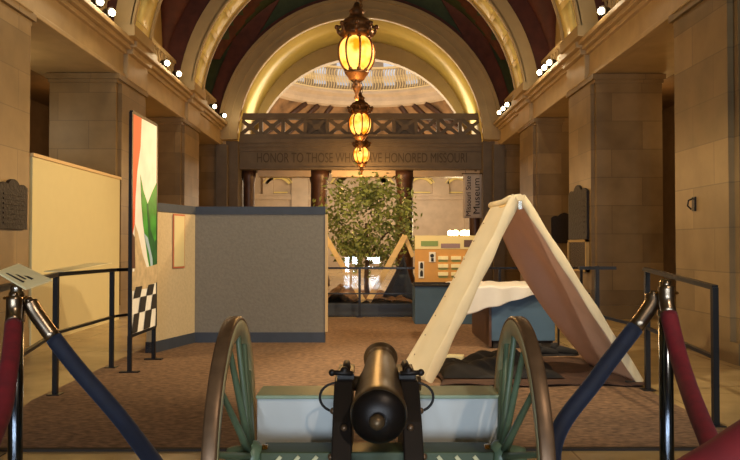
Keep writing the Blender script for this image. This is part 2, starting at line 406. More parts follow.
# end arch and the second arch behind it
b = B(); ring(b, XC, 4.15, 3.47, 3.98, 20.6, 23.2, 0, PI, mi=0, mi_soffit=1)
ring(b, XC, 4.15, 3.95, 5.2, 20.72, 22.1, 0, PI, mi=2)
ring(b, XC, 4.15, 3.43, 3.52, 20.55, 20.75, 0, PI, mi=0); ring(b, XC, 4.15, 3.90, 3.99, 20.54, 20.62, 0, PI, mi=0); ring(b, XC, 4.15, 3.66, 3.70, 20.57, 20.62, 0, PI, mi=0)
obj('ceiling_end_arch', b, ['arch_stone', 'soffit', 'vault_green'], kind='structure')
b = B()
for sg in (-1, 1):
    prism(b, [(XC+sg*3.98, 20.72, 5.0), (XC+sg*3.62, 20.72, 5.9), (XC+sg*3.05, 20.72, 6.8), (XC+sg*2.1, 20.72, 8.4), (XC+sg*2.75, 20.72, 8.6), (XC+sg*3.55, 20.72, 7.0), (XC+sg*3.95, 20.72, 6.1), (XC+sg*4.3, 20.72, 5.0)], (0, -.06, 0))
ring(b, XC, 4.15, 3.98, 4.10, 20.64, 20.72, 0, PI)
obj('trim_spandrel_rib', b, 'vault_red', kind='structure')
def arch_wall(y0, y1, ro, zo, ri, zi, n=48):
    b = B(); rows = []
    a_lo = math.asin((4.3-zi)/ri)
    for i in range(n+1):
        a = PI*i/n; ai = a_lo+(PI-2*a_lo)*i/n
        rows.append([b.verts.new(p) for p in ((XC+ri*math.cos(ai), y0, zi+ri*math.sin(ai)), (XC+ro*math.cos(a), y0, zo+ro*math.sin(a)),
                                               (XC+ro*math.cos(a), y1, zo+ro*math.sin(a)), (XC+ri*math.cos(ai), y1, zi+ri*math.sin(ai)))])
    for A, C in zip(rows, rows[1:]):
        for k in range(4): b.faces.new((A[k], C[k], C[(k+1) % 4], A[(k+1) % 4]))
    return b
obj('wall_end_arch', arch_wall(23.2, 23.5, 4.4, 4.15, 3.44, 3.65), 'arch_stone', kind='structure')
# jambs of the portal
for s, X in ((-1, XL), (1, XR)):
    b = B(); x0, x1 = sorted((X-s*.42, X+s*1.3)); box(b, x0, x1, 21.0, 23.5, 0, 4.2)
    x0, x1 = sorted((X-s*.2, X+s*.1)); box(b, x0, x1, 20.5, 20.7, 0, 4.0)
    obj('wall_portal_jamb', b, 'bridge', kind='structure')
    b = B(); x0, x1 = sorted((X+s*.4, X+s*4)); box(b, x0, x1, 23.2, 23.5, 0, 12); obj('wall_portal_side', b, 'bridge', kind='structure')
b = B(); box(b, XC-9, XC+9, 23.2, 23.5, 8.2, 13); obj('wall_above_portal', b, 'bridge', kind='structure')
# bridge across the end of the hall
BY = 21.3; x0, x1 = XC-HW+.4, XC+HW-.4
b = B()
box(b, x0, x1, BY, BY+1.1, 3.38, 4.12); box(b, x0, x1, BY-.12, BY, 4.02, 4.12); box(b, x0, x1, BY-.18, BY+1.1, 4.12, 4.24)
box(b, x0, x1, BY-.06, BY, 3.9, 4.02); box(b, x0, x1, BY-.05, BY, 3.38, 3.44)
obj('trim_bridge_beam', b, 'bridge', kind='structure')
b = B(); n_ = 11; st = (x1-x0)/n_
box(b, x0, x1, BY-.14, BY+.1, 4.24, 4.38); box(b, x0, x1, BY-.14, BY+.1, 4.82, 4.98)
for i in range(n_):
    xa = x0+st*i; xb = xa+st; yc = BY-.02
    box(b, xa-.05, xa+.05, BY-.1, BY+.06, 4.38, 4.82)
    bar(b, (xa+.05, yc, 4.38), (xb-.05, yc, 4.82), .1, .06, (0, 1, 0)); bar(b, (xa+.05, yc, 4.82), (xb-.05, yc, 4.38), .1, .06, (0, 1, 0))
    lathe(b, [(.1, -.05), (.1, .05)], ((xa+xb)/2, yc, 4.6), (0, 1, 0), 12)
    if i in (3, 7): box(b, xa, xb, BY+.02, BY+.08, 4.38, 4.82)
obj('trim_bridge_balustrade', b, 'bridge', kind='structure')
o = text_mesh('trim_frieze_inscription', 'HONOR TO THOSE WHO HAVE HONORED MISSOURI', .40, Matrix.Translation(((258+466)/2*0+ (362-366)/740*BY, BY-.005, 3.70)) @ Matrix.Rotation(PI/2, 4, 'X'), 'ink', width=6.05)
o['kind'] = 'structure'
o.data.materials.clear(); o.data.materials.append(mat('engraved_letters', (76, 66, 54), .8))
for px in (249, 319, 404.5, 475):
    X = (px-366)/740*(BY+.5); b = B(); r = .255 if px not in (249, 475) else .17
    lathe(b, [(r*1.25, 0), (r*1.25, .2), (r*1.1, .3), (r, .4), (r*.95, 3.0), (r*1.02, 3.05), (r*1.15, 3.22), (r*1.2, 3.38)], (X, BY+.5, 0), n=20)
    obj('trim_marble_column', b, 'redmarble', kind='structure')
# pale soffit boards hung below the bridge
b = B()
for a, c in ((256, 310), (331, 396), (414, 482)):
    xa, xb = (a-366)/740*BY, (c-366)/740*BY; box(b, xa, xb, BY+.3, BY+.8, 3.2, 3.38)
obj('trim_bridge_soffit', b, 'marble', kind='structure')

# ---------------------------------------------------------------- rotunda beyond
b = B(); box(b, -11, 11, 40, 40.4, 0, 9)
box(b, -11, 11, 39.85, 40, 3.65, 3.85); box(b, -11, 11, 39.75, 40, 3.85, 3.95)
for px in (268, 300, 441, 470, 345, 385):
    X = (px-366)/740*39.7; wd = .45 if px in (300, 441, 345) else .28
    box(b, X-wd, X+wd, 39.7, 40, 0 if px in (300, 470) else 3.95, 6.5)
obj('wall_rotunda_far', b, 'marble', kind='structure')
b = B()
for px, R_ in ((278, .8), (421, .75), (362, 1.75), (458, .7)):
    X = (px-366)/740*39.8; ring(b, X, 4.55-R_*.55, R_*.82, R_, 39.7, 39.95, .55, PI-.55, n=16); ring(b, X, 4.55-R_*.55, R_*1.06, R_*1.12, 39.66, 39.95, .5, PI-.5, n=16)
    box(b, X-.5, X+.5, 39.86, 39.95, 4.0, 4.07)
obj('trim_rotunda_arched_niches', b, 'soffit', kind='structure')
for s in (-1, 1):
    b = B(); box(b, s*11-.2, s*11+.2, 23.2, 40, 0, 13); obj('wall_rotunda_side', b, 'marble', kind='structure')
YC = 32.2; RC = 4.4
b = B(); n = 96
def circ(prof, mi):
    for k in range(n):
        a0, a1 = 2*PI*k/n, 2*PI*(k+1)/n
        if math.cos((a0+a1)/2) < .1: continue
        for (r0, z0), (r1, z1) in zip(prof, prof[1:]):
            f = b.faces.new([b.verts.new((r*math.sin(a), YC+r*math.cos(a), z)) for r, z, a in ((r0, z0, a0), (r0, z0, a1), (r1, z1, a1), (r1, z1, a0))])
            f.material_index = mi; f.smooth = False
circ([(RC+.15, 8.05), (RC-.02, 8.12), (RC-.1, 8.3), (RC-.1, 8.5), (RC-.35, 8.62), (RC-.35, 8.75), (RC+.1, 8.8), (RC+1, 8.8)], 0)
bmesh.ops.remove_doubles(b, verts=b.verts, dist=.001)
obj('trim_rotunda_cornice', b, 'marble', kind='structure', recalc=False)
b = B()
circ([(RC-.3, 9.86), (RC-.3, 9.96), (RC-.15, 9.96), (RC-.15, 9.86)], 0); circ([(RC-.3, 8.76), (RC-.3, 8.84), (RC-.15, 8.84)], 0)
for k in range(190):
    a = 2*PI*k/190; da = 2*PI/190
    if math.cos(a) < .2: continue
    p = lambda t, z: ((RC-.22)*math.sin(a+da*t), YC+(RC-.22)*math.cos(a+da*t), z)
    tube(b, [p(.5*math.sin(2*PI*t/8), 8.82+1.05*t/8) for t in range(9)], .028, 5)
    tube(b, [p(.3*math.cos(2*PI*t/8), 9.35+.16*math.sin(2*PI*t/8)) for t in range(8)], .022, 5, closed=True)
obj('trim_rotunda_gallery_balustrade', b, 'ornate', kind='structure', recalc=False)
b = B(); circ([(RC+1, 8.8), (RC+1, 13)], 0)
for k in range(28):
    a = 2*PI*k/28
    if math.cos(a) < 0: continue
    c, s_ = math.cos(a), math.sin(a); R_ = RC+.95
    A = Vector((R_*s_, YC+R_*c, 0)); T = Vector((c, -s_, 0))
    prism(b, [A-T*.3+Vector((0, 0, 9.3)), A+T*.3+Vector((0, 0, 9.3)), A+T*.3+Vector((0, 0, 12)), A-T*.3+Vector((0, 0, 12))], (-.05*s_, -.05*c, 0), 1)
obj('wall_rotunda_drum', b, ['marble', 'daywin'], kind='structure')
b = B(); circ([(RC+.15, 8.05), (RC+.6, 7.3), (RC+1.3, 6.4), (RC+2.2, 5.2)], 0)
for a in (-40, -31, -22, 22, 31, 40):
    a = math.radians(a)
    pts = [((RC+d-.05)*math.sin(a*(1+.25*t)), YC+(RC+d-.05)*math.cos(a*(1+.25*t)), z) for t, (d, z) in enumerate([(.15, 8.05), (.6, 7.3), (1.3, 6.4)])]
    tube(b, pts, .13, 6, mi=1)
obj('wall_rotunda_pendentive', b, ['mural', 'brownwood'], kind='structure')
b = B(); lathe(b, [(6.5, 13), (6.5, 13.1)], (0, YC, 0), n=32); box(b, -11, 11, 22.5, 40, 13.1, 13.3); obj('ceiling_rotunda', b, 'marble', kind='structure')

# ================================================================ LANTERNS
def lantern(y, zc, s, label):
    t = thing('hanging_lantern', label, 'lantern', (XC+.03, y, zc), 'lanterns hanging down the middle of the hall')
    x = XC+.03
    b = B(); prof = []
    for i in range(17):
        v = -1+2*i/16; prof.append((.235*s*math.sqrt(max(.03, 1-(abs(v)**2.4)*.86))*(1+.08*v), v*.25*s))
    lathe(b, prof, (x, y, zc), n=24); obj('glass_bowl', b, 'amber', t)
    for k in range(8):
        a = 2*PI*k/8+.2; b = B()
        pts = [(x+(r+.012)*math.cos(a), y+(r+.012)*math.sin(a), zc+z) for r, z in prof]
        tube(b, pts, .014*s, 6)
        ball(b, pts[1], .03*s, 8); ball(b, pts[-2], .034*s, 8)
        obj('rib', b, 'lantern', t)
    b = B()
    lathe(b, [(.19*s, .22*s), (.225*s, .26*s), (.235*s, .30*s), (.21*s, .33*s), (.20*s, .38*s), (.21*s, .40*s), (.17*s, .47*s), (.12*s, .49*s), (.09*s, .55*s), (.11*s, .58*s), (.06*s, .63*s), (.03*s, .70*s)], (x, y, zc), n=24)
    obj('crown', b, 'lantern', t)
    for k in range(8):
        a = 2*PI*k/8; b = B()
        cs, sn = math.cos(a), math.sin(a)
        tube(b, [(x+cs*(.20+.06*math.sin(q*.9))*s, y+sn*(.20+.06*math.sin(q*.9))*s, zc+(.26+.05*q-.004*q*q)*s) for q in range(6)], [.03*s, .028*s, .022*s, .02*s, .016*s, .01*s], 6)
        ball(b, (x+cs*.265*s, y+sn*.265*s, zc+.37*s), .034*s, 8)
        obj('scroll', b, 'lantern', t)
    b = B()
    lathe(b, [(.02*s, -.62*s), (.035*s, -.58*s), (.02*s, -.54*s), (.05*s, -.47*s), (.07*s, -.42*s), (.045*s, -.38*s), (.10*s, -.34*s), (.13*s, -.29*s), (.15*s, -.27*s), (.17*s, -.235*s)], (x, y, zc), n=20)
    obj('finial', b, 'lantern', t)
    b = B(); z = zc+.68*s; i = 0
    while z < 8.25:
        pl = (1, 0) if i % 2 else (0, 1)
        tube(b, [(x+pl[0]*.028*math.cos(q*PI/4), y+pl[1]*.028*math.cos(q*PI/4), z+.045+.05*math.sin(q*PI/4)) for q in range(8)], .008, 4, closed=True)
        z += .085; i += 1
    obj('chain', b, 'lantern', t)
    light('lantern_light', 'POINT', (x, y-.0, zc-.85*s), 60, AMBER, .2)
lantern(9.9, 3.76, 1.0, 'largest and nearest ornate bronze lantern with glowing amber glass, at the top of the picture')
lantern(15.5, 3.73, .96, 'middle bronze and amber glass lantern, hanging between the nearest one and the lowest-looking one')
lantern(20.4, 3.68, .92, 'smallest farthest amber glass lantern, hanging in front of the inscribed bridge')

# ================================================================ CORNICE SPOTLIGHTS
def spot(X, y, z, s, label, grp, pw=10):
    t = thing('cornice_spotlight', label, 'spotlight', (X, y, z), grp)
    b = B(); lathe(b, [(.045, 0), (.045, .02), (.012, .025), (.012, .06)], (X, y, z), n=10); obj('stand', b, 'iron', t)
    d = Vector((-s, -.5, -.15)).normalized(); c = Vector((X, y, z+.07))
    b = B(); lathe(b, [(.03, -.12), (.06, -.1), (.075, 0), (.085, .03)], c, d, 12); obj('housing', b, 'iron', t)
    b = B(); ball(b, c+d*.035, .056, 12); obj('bulb', b, 'bulb', t)
    light('spot_glow', 'POINT', c+d*.22+Vector((0, 0, .12)), pw*.6, WARM, .06)
LX, RX = XL+.16, XR-.16
LSPOTS = [(97, 'topmost bright bulb on the left ledge'), (109, 'dimmer bulb just below the topmost bright one on the left ledge'), (165, 'left bulb of the middle pair on the left ledge'), (177, 'right bulb of the middle pair on the left ledge'),
          (213, 'small dim bulb nearest the big glowing one at the far end of the left ledge'), (223, 'bright glowing bulb at the far end of the left ledge')]
RSPOTS = [(605, 'single bright bulb high on the right ledge near the top of the picture'), (552, 'highest bulb of the middle three on the right ledge'), (547, 'middle bulb of the middle three on the right ledge'), (542, 'lowest bulb of the middle three on the right ledge'),
          (509, 'highest bulb of the far trio on the right ledge'), (505, 'middle bulb of the far trio on the right ledge'), (501, 'lowest bulb of the far trio on the right ledge')]
for px, l in LSPOTS: spot(LX, LX*740/(px-366), 4.67, -1, l, 'spotlights on the left ledge', 8 if px < 200 else 3)
for px, l in RSPOTS: spot(RX, RX*740/(px-366), 4.67, 1, l, 'spotlights on the right ledge', 7 if px > 530 else 1.5)
# uplights on the bridge ledge
for x_ in (XL+.75, XR-.75): light('bridge_uplight', 'SPOT', (x_*.86, 22.0, 4.4), 34, (1, .80, .36), .1, (x_*1.0, 22.2, 6.2), 110)
# lamps in the side aisles
light('aisle_lamp', 'POINT', (-5.6, 10.4, 3.2), 16, WARM, .2)
light('aisle_lamp', 'POINT', (5.9, 10.4, 3.2), 14, AMBER, .2)
light('aisle_lamp', 'POINT', (5.9, 15, 3.6), 14, AMBER, .2)
light('aisle_lamp', 'POINT', (-5.9, 15, 3.6), 14, AMBER, .2)

# ================================================================ CANNON
CX = .038
cn = thing('cannon', 'small bronze mountain howitzer on a sage green two-wheeled carriage', 'cannon', (CX, 2.53, 0))
P0 = Vector((CX+.003, 2.42, .64)); P1 = Vector((CX+.026, 3.25, .705)); ax = (P1-P0).normalized(); Lb = (P1-P0).length
b = B()
lathe(b, [(.088, .004), (.093, .012), (.0945, .03), (.0945, .06), (.089, .075), (.0875, .2), (.083, .38), (.0815, .39), (.0815, .41), (.077, .42), (.062, Lb-.12), (.0615, Lb-.1), (.067, Lb-.085), (.0655, Lb-.07), (.0625, Lb-.06), (.066, Lb-.04), (.0735, Lb-.02), (.0745, Lb-.005), (.071, Lb), (.03, Lb+.001), (.03, Lb-.05)], P0, ax, 40)
obj('barrel', b, 'barrel', cn)
b = B(); lathe(b, [(.028, -.036), (.05, -.03), (.075, -.016), (.088, 0), (.0925, .014)], P0, ax, 40); obj('breech', b, 'breech', cn, label='black breech face')
b = B(); lathe(b, [(.0, -.085), (.014, -.082), (.023, -.07), (.026, -.058), (.02, -.045), (.014, -.037), (.024, -.03)], P0+Vector((-.004, 0, .002)), ax, 20); obj('breech_knob', b, 'barrel', cn, label='bronze knob at the breech')
b = B(); tube(b, [Vector((CX-.15, 2.82, .675)), Vector((CX+.17, 2.82, .675))], .028, 14); obj('trunnion', b, 'barrel', cn)
for s in (-1, 1):
    b = B(); xa = CX+s*.086; pr = [(2.32, .30), (2.36, .44), (2.52, .60), (2.66, .712), (2.93, .712), (2.97, .62), (2.9, .40), (2.7, .36)]
    prism(b, [(xa, y, z) for y, z in pr], (s*.066, 0, 0)); ch = obj('cheek', b, 'gunblack', cn, bevel=.005, label='black iron-faced cheek')
    for p_ in ((xa+s*.067, 2.60, .62), (xa+s*.067, 2.46, .5), (xa+s*.026, 2.50, .586), (xa+s*.026, 2.38, .468)):
        b = B(); ball(b, p_, .012, 8); obj('bolt_head', b, 'tyre', ch)
    b = B(); bar(b, (xa+s*.026, 2.70, .722), (xa+s*.026, 2.92, .722), .06, .02); tube(b, [(xa+s*.026, 2.74, .73), (xa+s*.026, 2.78, .745), (xa+s*.026, 2.86, .745), (xa+s*.026, 2.9, .73)], .014, 8)
    ball(b, (xa+s*.03, 2.70, .742), .017, 8); tube(b, [(xa-s*.0, 2.69, .735), (xa+s*.075, 2.69, .738)], .009, 8); ball(b, (xa+s*.075, 2.69, .738), .013, 8)
    obj('cap_square', b, 'gunblack', cn)
    b = B(); pts = []
    for q in range(15):
        a = -.2+q*(PI+.5)/14
        pts.append((xa+s*(.055+.062*math.sin(a)), 2.66, .655+.052*math.cos(a)))
    tube(b, pts, .0048, 6); obj('hanging_chain_loop', b, 'iron', cn)
b = B(); prism(b, [(CX-.075, 2.34, .34), (CX+.075, 2.34, .34), (CX+.06, 1.32, .02), (CX-.06, 1.32, .02)], (0, .03, .11)); obj('trail', b, 'spoke', cn, bevel=.006)
b = B(); tube(b, [(CX-.085, 2.24, .49), (CX-.03, 2.235, .492), (CX+.01, 2.24, .497), (CX+.03, 2.24, .49)], .009, 8); ball(b, (CX-.09, 2.24, .49), .014, 8); ball(b, (CX+.012, 2.24, .505), .02, 8)
tube(b, [(CX+.01, 2.24, .505), (CX+.01, 2.25, .40)], .012, 8); obj('elevating_screw', b, 'brass', cn, label='brass elevating screw and handle')
# green axle body and iron axle arms
b = B(); box(b, CX-.39, CX+.39, 2.47, 2.6, .41, .512); ab = obj('axle_body', b, 'axle', cn, bevel=.006)
for s in (-1, 1):
    for k in range(3):
        b = B(); bar(b, (CX+s*(.20+.06*k), 2.466, .50), (CX+s*(.25+.06*k), 2.466, .44), .012, .006, (0, 1, 0)); obj('highlight_stripe', b, 'felloe', ab)  # pale bars standing in for diagonal highlights on the axle
for s in (-1, 1):
    b = B(); lathe(b, [(.03, .37), (.03, .42), (.022, .43), (.02, .5)], (CX, 2.53, .48), (s, 0, 0), 14)
    obj('axle_arm', b, 'gunblack', cn)
# pale chests slung on either side of the cheeks
for xa, xb in ((-.405, CX-.155), (CX+.16, .50)):
    b = B(); box(b, xa, xb, 2.76, 2.93, .45, .63); c = obj('axle_chest', b, 'chest', cn, bevel=.004, label='pale painted chest beside the barrel')
    b = B(); box(b, xa-.003, xb+.003, 2.75, 2.94, .63, .644); obj('chest_lid', b, 'chest_top', c, bevel=.004, label='sage green lid')
for s in (-1, 1):
    b = B(); bar(b, (CX+s*.13, 2.85, .46), (CX+s*.45, 2.85, .46), .05, .02); obj('chest_bracket', b, 'gunblack', cn)
# wheels
WR = .475
for s, xw in ((-1, -.452), (1, .522)):
    wt = bpy.data.objects.new('wheel', None); COL.objects.link(wt); wt.parent = cn
    wt.location = (xw-CX, 0, .48); wt.rotation_euler = (0, 0, -s*(.03 if s > 0 else .03)); wt.empty_display_size = .1
    o3 = Vector((0, 0, 0)); X_ = (1, 0, 0)
    def addp(name, b, m_, lab=None):
        bmesh.ops.recalc_face_normals(b, faces=b.faces)
        me = bpy.data.meshes.new(name); b.to_mesh(me); b.free(); me.materials.append(M[m_])
        o = bpy.data.objects.new(name, me); COL.objects.link(o); o.parent = wt
        if lab: o['label'] = lab
        return o
    def hoop(r0, r1, w0, w1, n=72):
        b = B(); rows = []
        for i in range(n):
            a = 2*PI*i/n; c, sn = math.cos(a), math.sin(a)
            rows.append([b.verts.new((x, r*c, r*sn)) for r, x in ((r0, -w0), (r1, -w1), (r1+.004, -w1*.7), (r1+.004, w1*.7), (r1, w1), (r0, w0))])
        for i in range(n):
            A, C = rows[i], rows[(i+1) % n]
            for k in range(6):
                f = b.faces.new((A[k], C[k], C[(k+1) % 6], A[(k+1) % 6])); f.smooth = True
        return b
    t_ = addp('iron_tyre', hoop(WR-.014, WR-.004, .022, .022), 'tyre', 'brown iron tyre')
    f_ = addp('felloe', hoop(WR-.068, WR-.013, .019, .0225), 'felloe', 'worn sage and cream wooden rim')
    for k in range(14):
        a = 2*PI*(k+.35)/14; b = B(); d = Vector((0, math.cos(a), math.sin(a)))
        pts = [Vector((-s*.055, 0, 0))+d*.045, Vector((-s*.045, 0, 0))+d*.14, Vector((-s*.012, 0, 0))+d*(WR-.07), d*(WR-.055)]
        tube(b, pts, [.016, .0125, .0095, .011], 8); addp('spoke', b, 'spoke')
    b = B(); lathe(b, [(.03, -.115), (.036, -.11), (.04, -.095), (.052, -.085), (.056, -.07), (.054, -.045), (.042, -.04), (.036, 0), (.03, .02)], o3, (s, 0, 0), 24); addp('hub', b, 'spoke')
    b = B(); lathe(b, [(.037, -.12), (.041, -.118), (.042, -.105), (.041, -.1)], o3, (s, 0, 0), 24); ball(b, (-s*.125, -.03, .012), .013, 8); addp('hub_band', b, 'brass', 'brass band and pin')

# ================================================================ STANCHIONS AND ROPES
def stanchion(x, y, label, H=1.075):
    t = thing('rope_stanchion', label, 'stanchion', (x, y, 0), 'rope stanchions round the cannon')
    b = B(); lathe(b, [(.16, 0), (.16, .012), (.12, .03), (.05, .05), (.03, .07)], (x, y, 0), n=28); obj('base', b, 'steel', t)
    b = B(); lathe(b, [(.0225, .06), (.0225, H-.07)], (x, y, 0), n=20); obj('post', b, 'steel', t)
    b = B(); lathe(b, [(.024, H-.125), (.027, H-.12), (.027, H-.06), (.024, H-.055), (.024, H-.03), (.018, H-.02), (.02, H-.012), (.014, H)], (x, y, 0), n=20)
    obj('cap', b, 'chrome', t)
    b = B(); tube(b, [(x+.036*math.cos(q*PI/6), y+.036*math.sin(q*PI/6), H-.045) for q in range(12)], .005, 6, closed=True); obj('ring', b, 'brass', t)
    return t
SL = (-1.128, 2.4); SR = (.972, 2.4); NL = (-1.0, .62); NR = (.50, .60)
stanchion(*SL, 'dark steel post at left holding the left red rope and a cream placard on top')
stanchion(*SR, 'dark steel post at right with red and blue ropes hooked to it', 1.09)
stanchion(*NL, 'near left steel post just out of the picture carrying the red rope'); stanchion(*NR, 'near right steel post just out of the picture carrying the thick red rope', 1.17)
def bez(P, n=40):
    """Catmull-Rom through P"""
    P = [Vector(p) for p in P]; Q = [P[0]*2-P[1]]+P+[P[-1]*2-P[-2]]; out = []
    for i in range(1, len(Q)-2):
        for k in range(n):
            t = k/n; a, b_, c, d = Q[i-1:i+3]
            out.append(.5*((2*b_)+(c-a)*t+(2*a-5*b_+4*c-d)*t*t+(3*b_-a-3*c+d)*t**3))
    out.append(P[-1]); return out
def rope(name, P, m_, label, r=.026, sl=.09):
    t = thing(name, label, 'rope', P[0])
    pts = bez(P, 10); n = len(pts)
    # brass sleeves take the two ends
    L = 0; i0 = 0
    while L < sl: L += (pts[i0+1]-pts[i0]).length; i0 += 1
    L = 0; i1 = n-1
    while L < sl: L += (pts[i1]-pts[i1-1]).length; i1 -= 1
    b = B(); tube(b, pts[i0:i1+1], r, 14); obj('velvet_cover', b, m_, t)
    for seg in (pts[:i0+1], pts[i1:][::-1]):
        b = B(); k = len(seg); tube(b, seg, [.008]+[r*.95]*(k-1) if k > 2 else [.012, r*.95], 14)
        ball(b, seg[0], .014, 8); obj('end_sleeve', b, 'sleeve', t, label='polished metal end sleeve')
    return t
rope('blue_velvet_rope', [(SL[0]+.04, 2.4, 1.02), (SL[0]+.075, 2.395, .965), (-.93, 2.37, .82), (-.72, 2.28, .63), (-.53, 2.05, .49), (-.38, 1.6, .30), (0, 1.15, .2), (.38, 1.5, .26), (.51, 1.95, .40), (.567, 2.24, .60), (.728, 2.33, .785), (.905, 2.385, .985), (SR[0]-.04, 2.4, 1.04)], 'velvet_blue',
     'long navy blue velvet rope drooping from both steel posts beside the wheels', sl=.13)
rope('red_velvet_rope', [(.958, 2.36, 1.075), (.957, 2.345, .995), (.937, 2.2, .84), (.868, 1.9, .725), (.80, 1.55, .62), (.72, 1.1, .64), (.60, .78, .86), (NR[0]+.02, NR[1]+.05, 1.05), (NR[0], NR[1]+.035, 1.12)], 'velvet_red',
     'crimson velvet rope hanging down from the right steel post')
rope('red_velvet_rope', [(SL[0]+.012, 2.36, 1.04), (SL[0]+.022, 2.335, .965), (-1.045, 2.18, .84), (-.99, 2.0, .714), (-.92, 1.6, .6), (-.97, 1.1, .6), (-1.06, .8, .78), (NL[0], NL[1]+.03, 1.0)], 'velvet_red',
     'dark red velvet rope hanging below the placard at the left edge')
rope('red_velvet_rope', [(NR[0]-.035, NR[1]+.01, 1.125), (.43, .62, 1.09), (.345, .64, 1.03), (.289, .64, .995), (.15, .66, .91), (-.2, .68, .85), (-.6, .66, .9), (NL[0]+.05, NL[1], 1.03)], 'velvet_red',
     'thick crimson velvet rope crossing the bottom right corner nearest the viewer')
# placard on the left post
pc = thing('placard', 'cream placard with printed lines tilted on top of the left rope post', 'placard', (-1.13, 2.36, 1.08))
def pl(px, py, D): return Vector(((px-366)/740*D, D, 1.2-(py-245)/740*D))
q = [pl(-2, 273, 2.42), pl(27, 290, 2.3), pl(53, 281, 2.42), pl(20, 265, 2.56)]
b = B(); prism(b, q, (0, 0, .006)); obj('card', b, 'paper', pc)
b = B(); cc = sum(q, Vector())/4+Vector((0, 0, .0065)); u = (q[2]-q[3]).normalized(); v = (q[0]-q[3]).normalized()
for i, (l0, l1) in enumerate([(-.06, .05), (-.035, .06), (-.05, .04), (-.065, .055)]):
    o_ = cc+v*(-.035+.026*i); w_ = .009 if i != 1 else .013
    prism(b, [o_+u*l0, o_+u*l1, o_+u*l1+v*w_, o_+u*l0+v*w_], (0, 0, .001))
obj('printed_lines', b, 'ink', pc)
b = B(); tube(b, [(-1.13, 2.4, 1.07), (-1.13, 2.4, cc.z-.01)], .01, 8); obj('bracket', b, 'iron', pc)

# ================================================================ RAILINGS
def rail_thing(label, loc): return thing('handrail', label, 'railing', loc)
def post(t, x, y, z, r=.019):
    b = B(); box(b, x-r, x+r, y-r, y+r, .0, z); box(b, x-.05, x+.05, y-.05, y+.05, .012, .02); obj('post', b, 'rail', t)
def railbar(t, name, pts, r=.02):
    b = B()
    for a, c in zip(pts, pts[1:]): bar(b, a, c, r*2, r*1.6)
    obj(name, b, 'rail', t)
t = rail_thing('dark metal handrail at left between the cream board and the tall picture', (-2.47, 5.92, 0))
post(t, -2.47, 5.92, .96); post(t, -2.47, 7.22, .95); post(t, -2.1, 4.2, .95)
railbar(t, 'top_rail', [(-2.06, 4.1, .95), (-2.47, 5.92, .965), (-2.47, 7.3, .955), (-2.3, 7.75, .95)]); railbar(t, 'lower_rail', [(-2.1, 4.2, .48), (-2.47, 5.92, .5), (-2.47, 7.3, .5), (-2.3, 7.75, .5)], .015)
t = rail_thing('dark metal handrail at right behind the right rope post', (2.31, 6.08, 0))
post(t, 2.31, 6.08, 1.0); post(t, 2.3, 4.88, .92)
railbar(t, 'top_rail', [(2.3, 4.87, .92), (2.31, 6.12, 1.0)]); railbar(t, 'lower_rail', [(2.3, 4.88, .46), (2.31, 6.08, .52), (2.31, 7.3, .50)], .015)
post(t, 2.31, 7.4, .99)
railbar(t, 'top_rail', [(2.13, 7.4, .97), (2.5, 7.4, .97)])
t = rail_thing('low dark railing with a glass pane in front of the green tree', (0, 12.2, 0))
for x in (-.105, .84, -.68, 2.2, 3.55): post(t, x, 12.2, .81, .02)
railbar(t, 'top_rail', [(-.72, 12.2, .82), (3.7, 12.2, .82)], .02); railbar(t, 'lower_rail', [(-.72, 12.2, .4), (3.7, 12.2, .4)], .013); railbar(t, 'bottom_rail', [(-.72, 12.2, .03), (.84, 12.2, .03)], .014)
b = B(); box(b, -.70, .82, 12.225, 12.235, .24, 1.0); obj('glass_pane', b, 'glass', t)
# paper lying on the left rail
b = B(); prism(b, [(-2.58, 5.95, .985), (-2.40, 5.9, .985), (-2.36, 6.9, 1.03), (-2.53, 6.8, 1.03)], (0, 0, .006)); tag(obj('paper_sheet', b, 'paper'), 'cream sheet of paper lying on the left handrail', 'paper')

# ================================================================ PARTITIONS
t = thing('display_partition', 'tall plain cream board standing across the left opening', 'partition', (-4.0, 10.4, 0))
b = B(); box(b, -4.05, -3.99, 8.86, 12.0, .0, 2.26); obj('panel', b, 'cream', t)
b = B(); box(b, -4.07, -3.97, 8.84, 12.02, 2.26, 2.30); obj('top_trim', b, 'cream_edge', t)
t = thing('display_partition', 'grey fabric covered partition with slate blue trim, in two panels', 'partition', (-2.09, 9.06, 0))
def wallseg(a, c, z0, z1, th):
    bb = B(); a = Vector((*a, 0)); c = Vector((*c, 0)); d = (c-a).normalized(); nrm = Vector((-d.y, d.x, 0))
    prism(bb, [a+Vector((0, 0, z0)), c+Vector((0, 0, z0)), c+Vector((0, 0, z0))+nrm*th, a+Vector((0, 0, z0))+nrm*th], (0, 0, z1-z0)); return bb
A1, A2, A3 = (-2.34, 8.16), (-2.09, 9.06), (-.50, 9.06)
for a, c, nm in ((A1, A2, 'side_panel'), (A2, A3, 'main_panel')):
    obj(nm, wallseg(a, c, .012, 1.6, .08), 'litfab' if nm == 'side_panel' else 'fabric', t)
    d = (Vector(c)-Vector(a)).normalized(); nn = Vector((-d.y, d.x))*-.012
    obj('top_trim', wallseg((a[0]+nn.x, a[1]+nn.y), (c[0]+nn.x, c[1]+nn.y), 1.575, 1.67, .104), 'slate', t)
    obj('baseboard', wallseg((a[0]+nn.x, a[1]+nn.y), (c[0]+nn.x, c[1]+nn.y), .012, .135, .104), 'slate', t)
b = B(); box(b, -.50, -.47, 9.05, 9.15, .14, 1.575); obj('end_strip', b, 'cream_edge', t)
d = (Vector(A2)-Vector(A1)).normalized(); nn = Vector((-d.y, d.x))
def onp(s_, z, off): p = Vector(A1)+d*s_-nn*off; return Vector((p.x, p.y, z))
fr = thing('notice', 'small white notice with a red border on the partition side', 'notice', onp(.52, 1.24, .01))
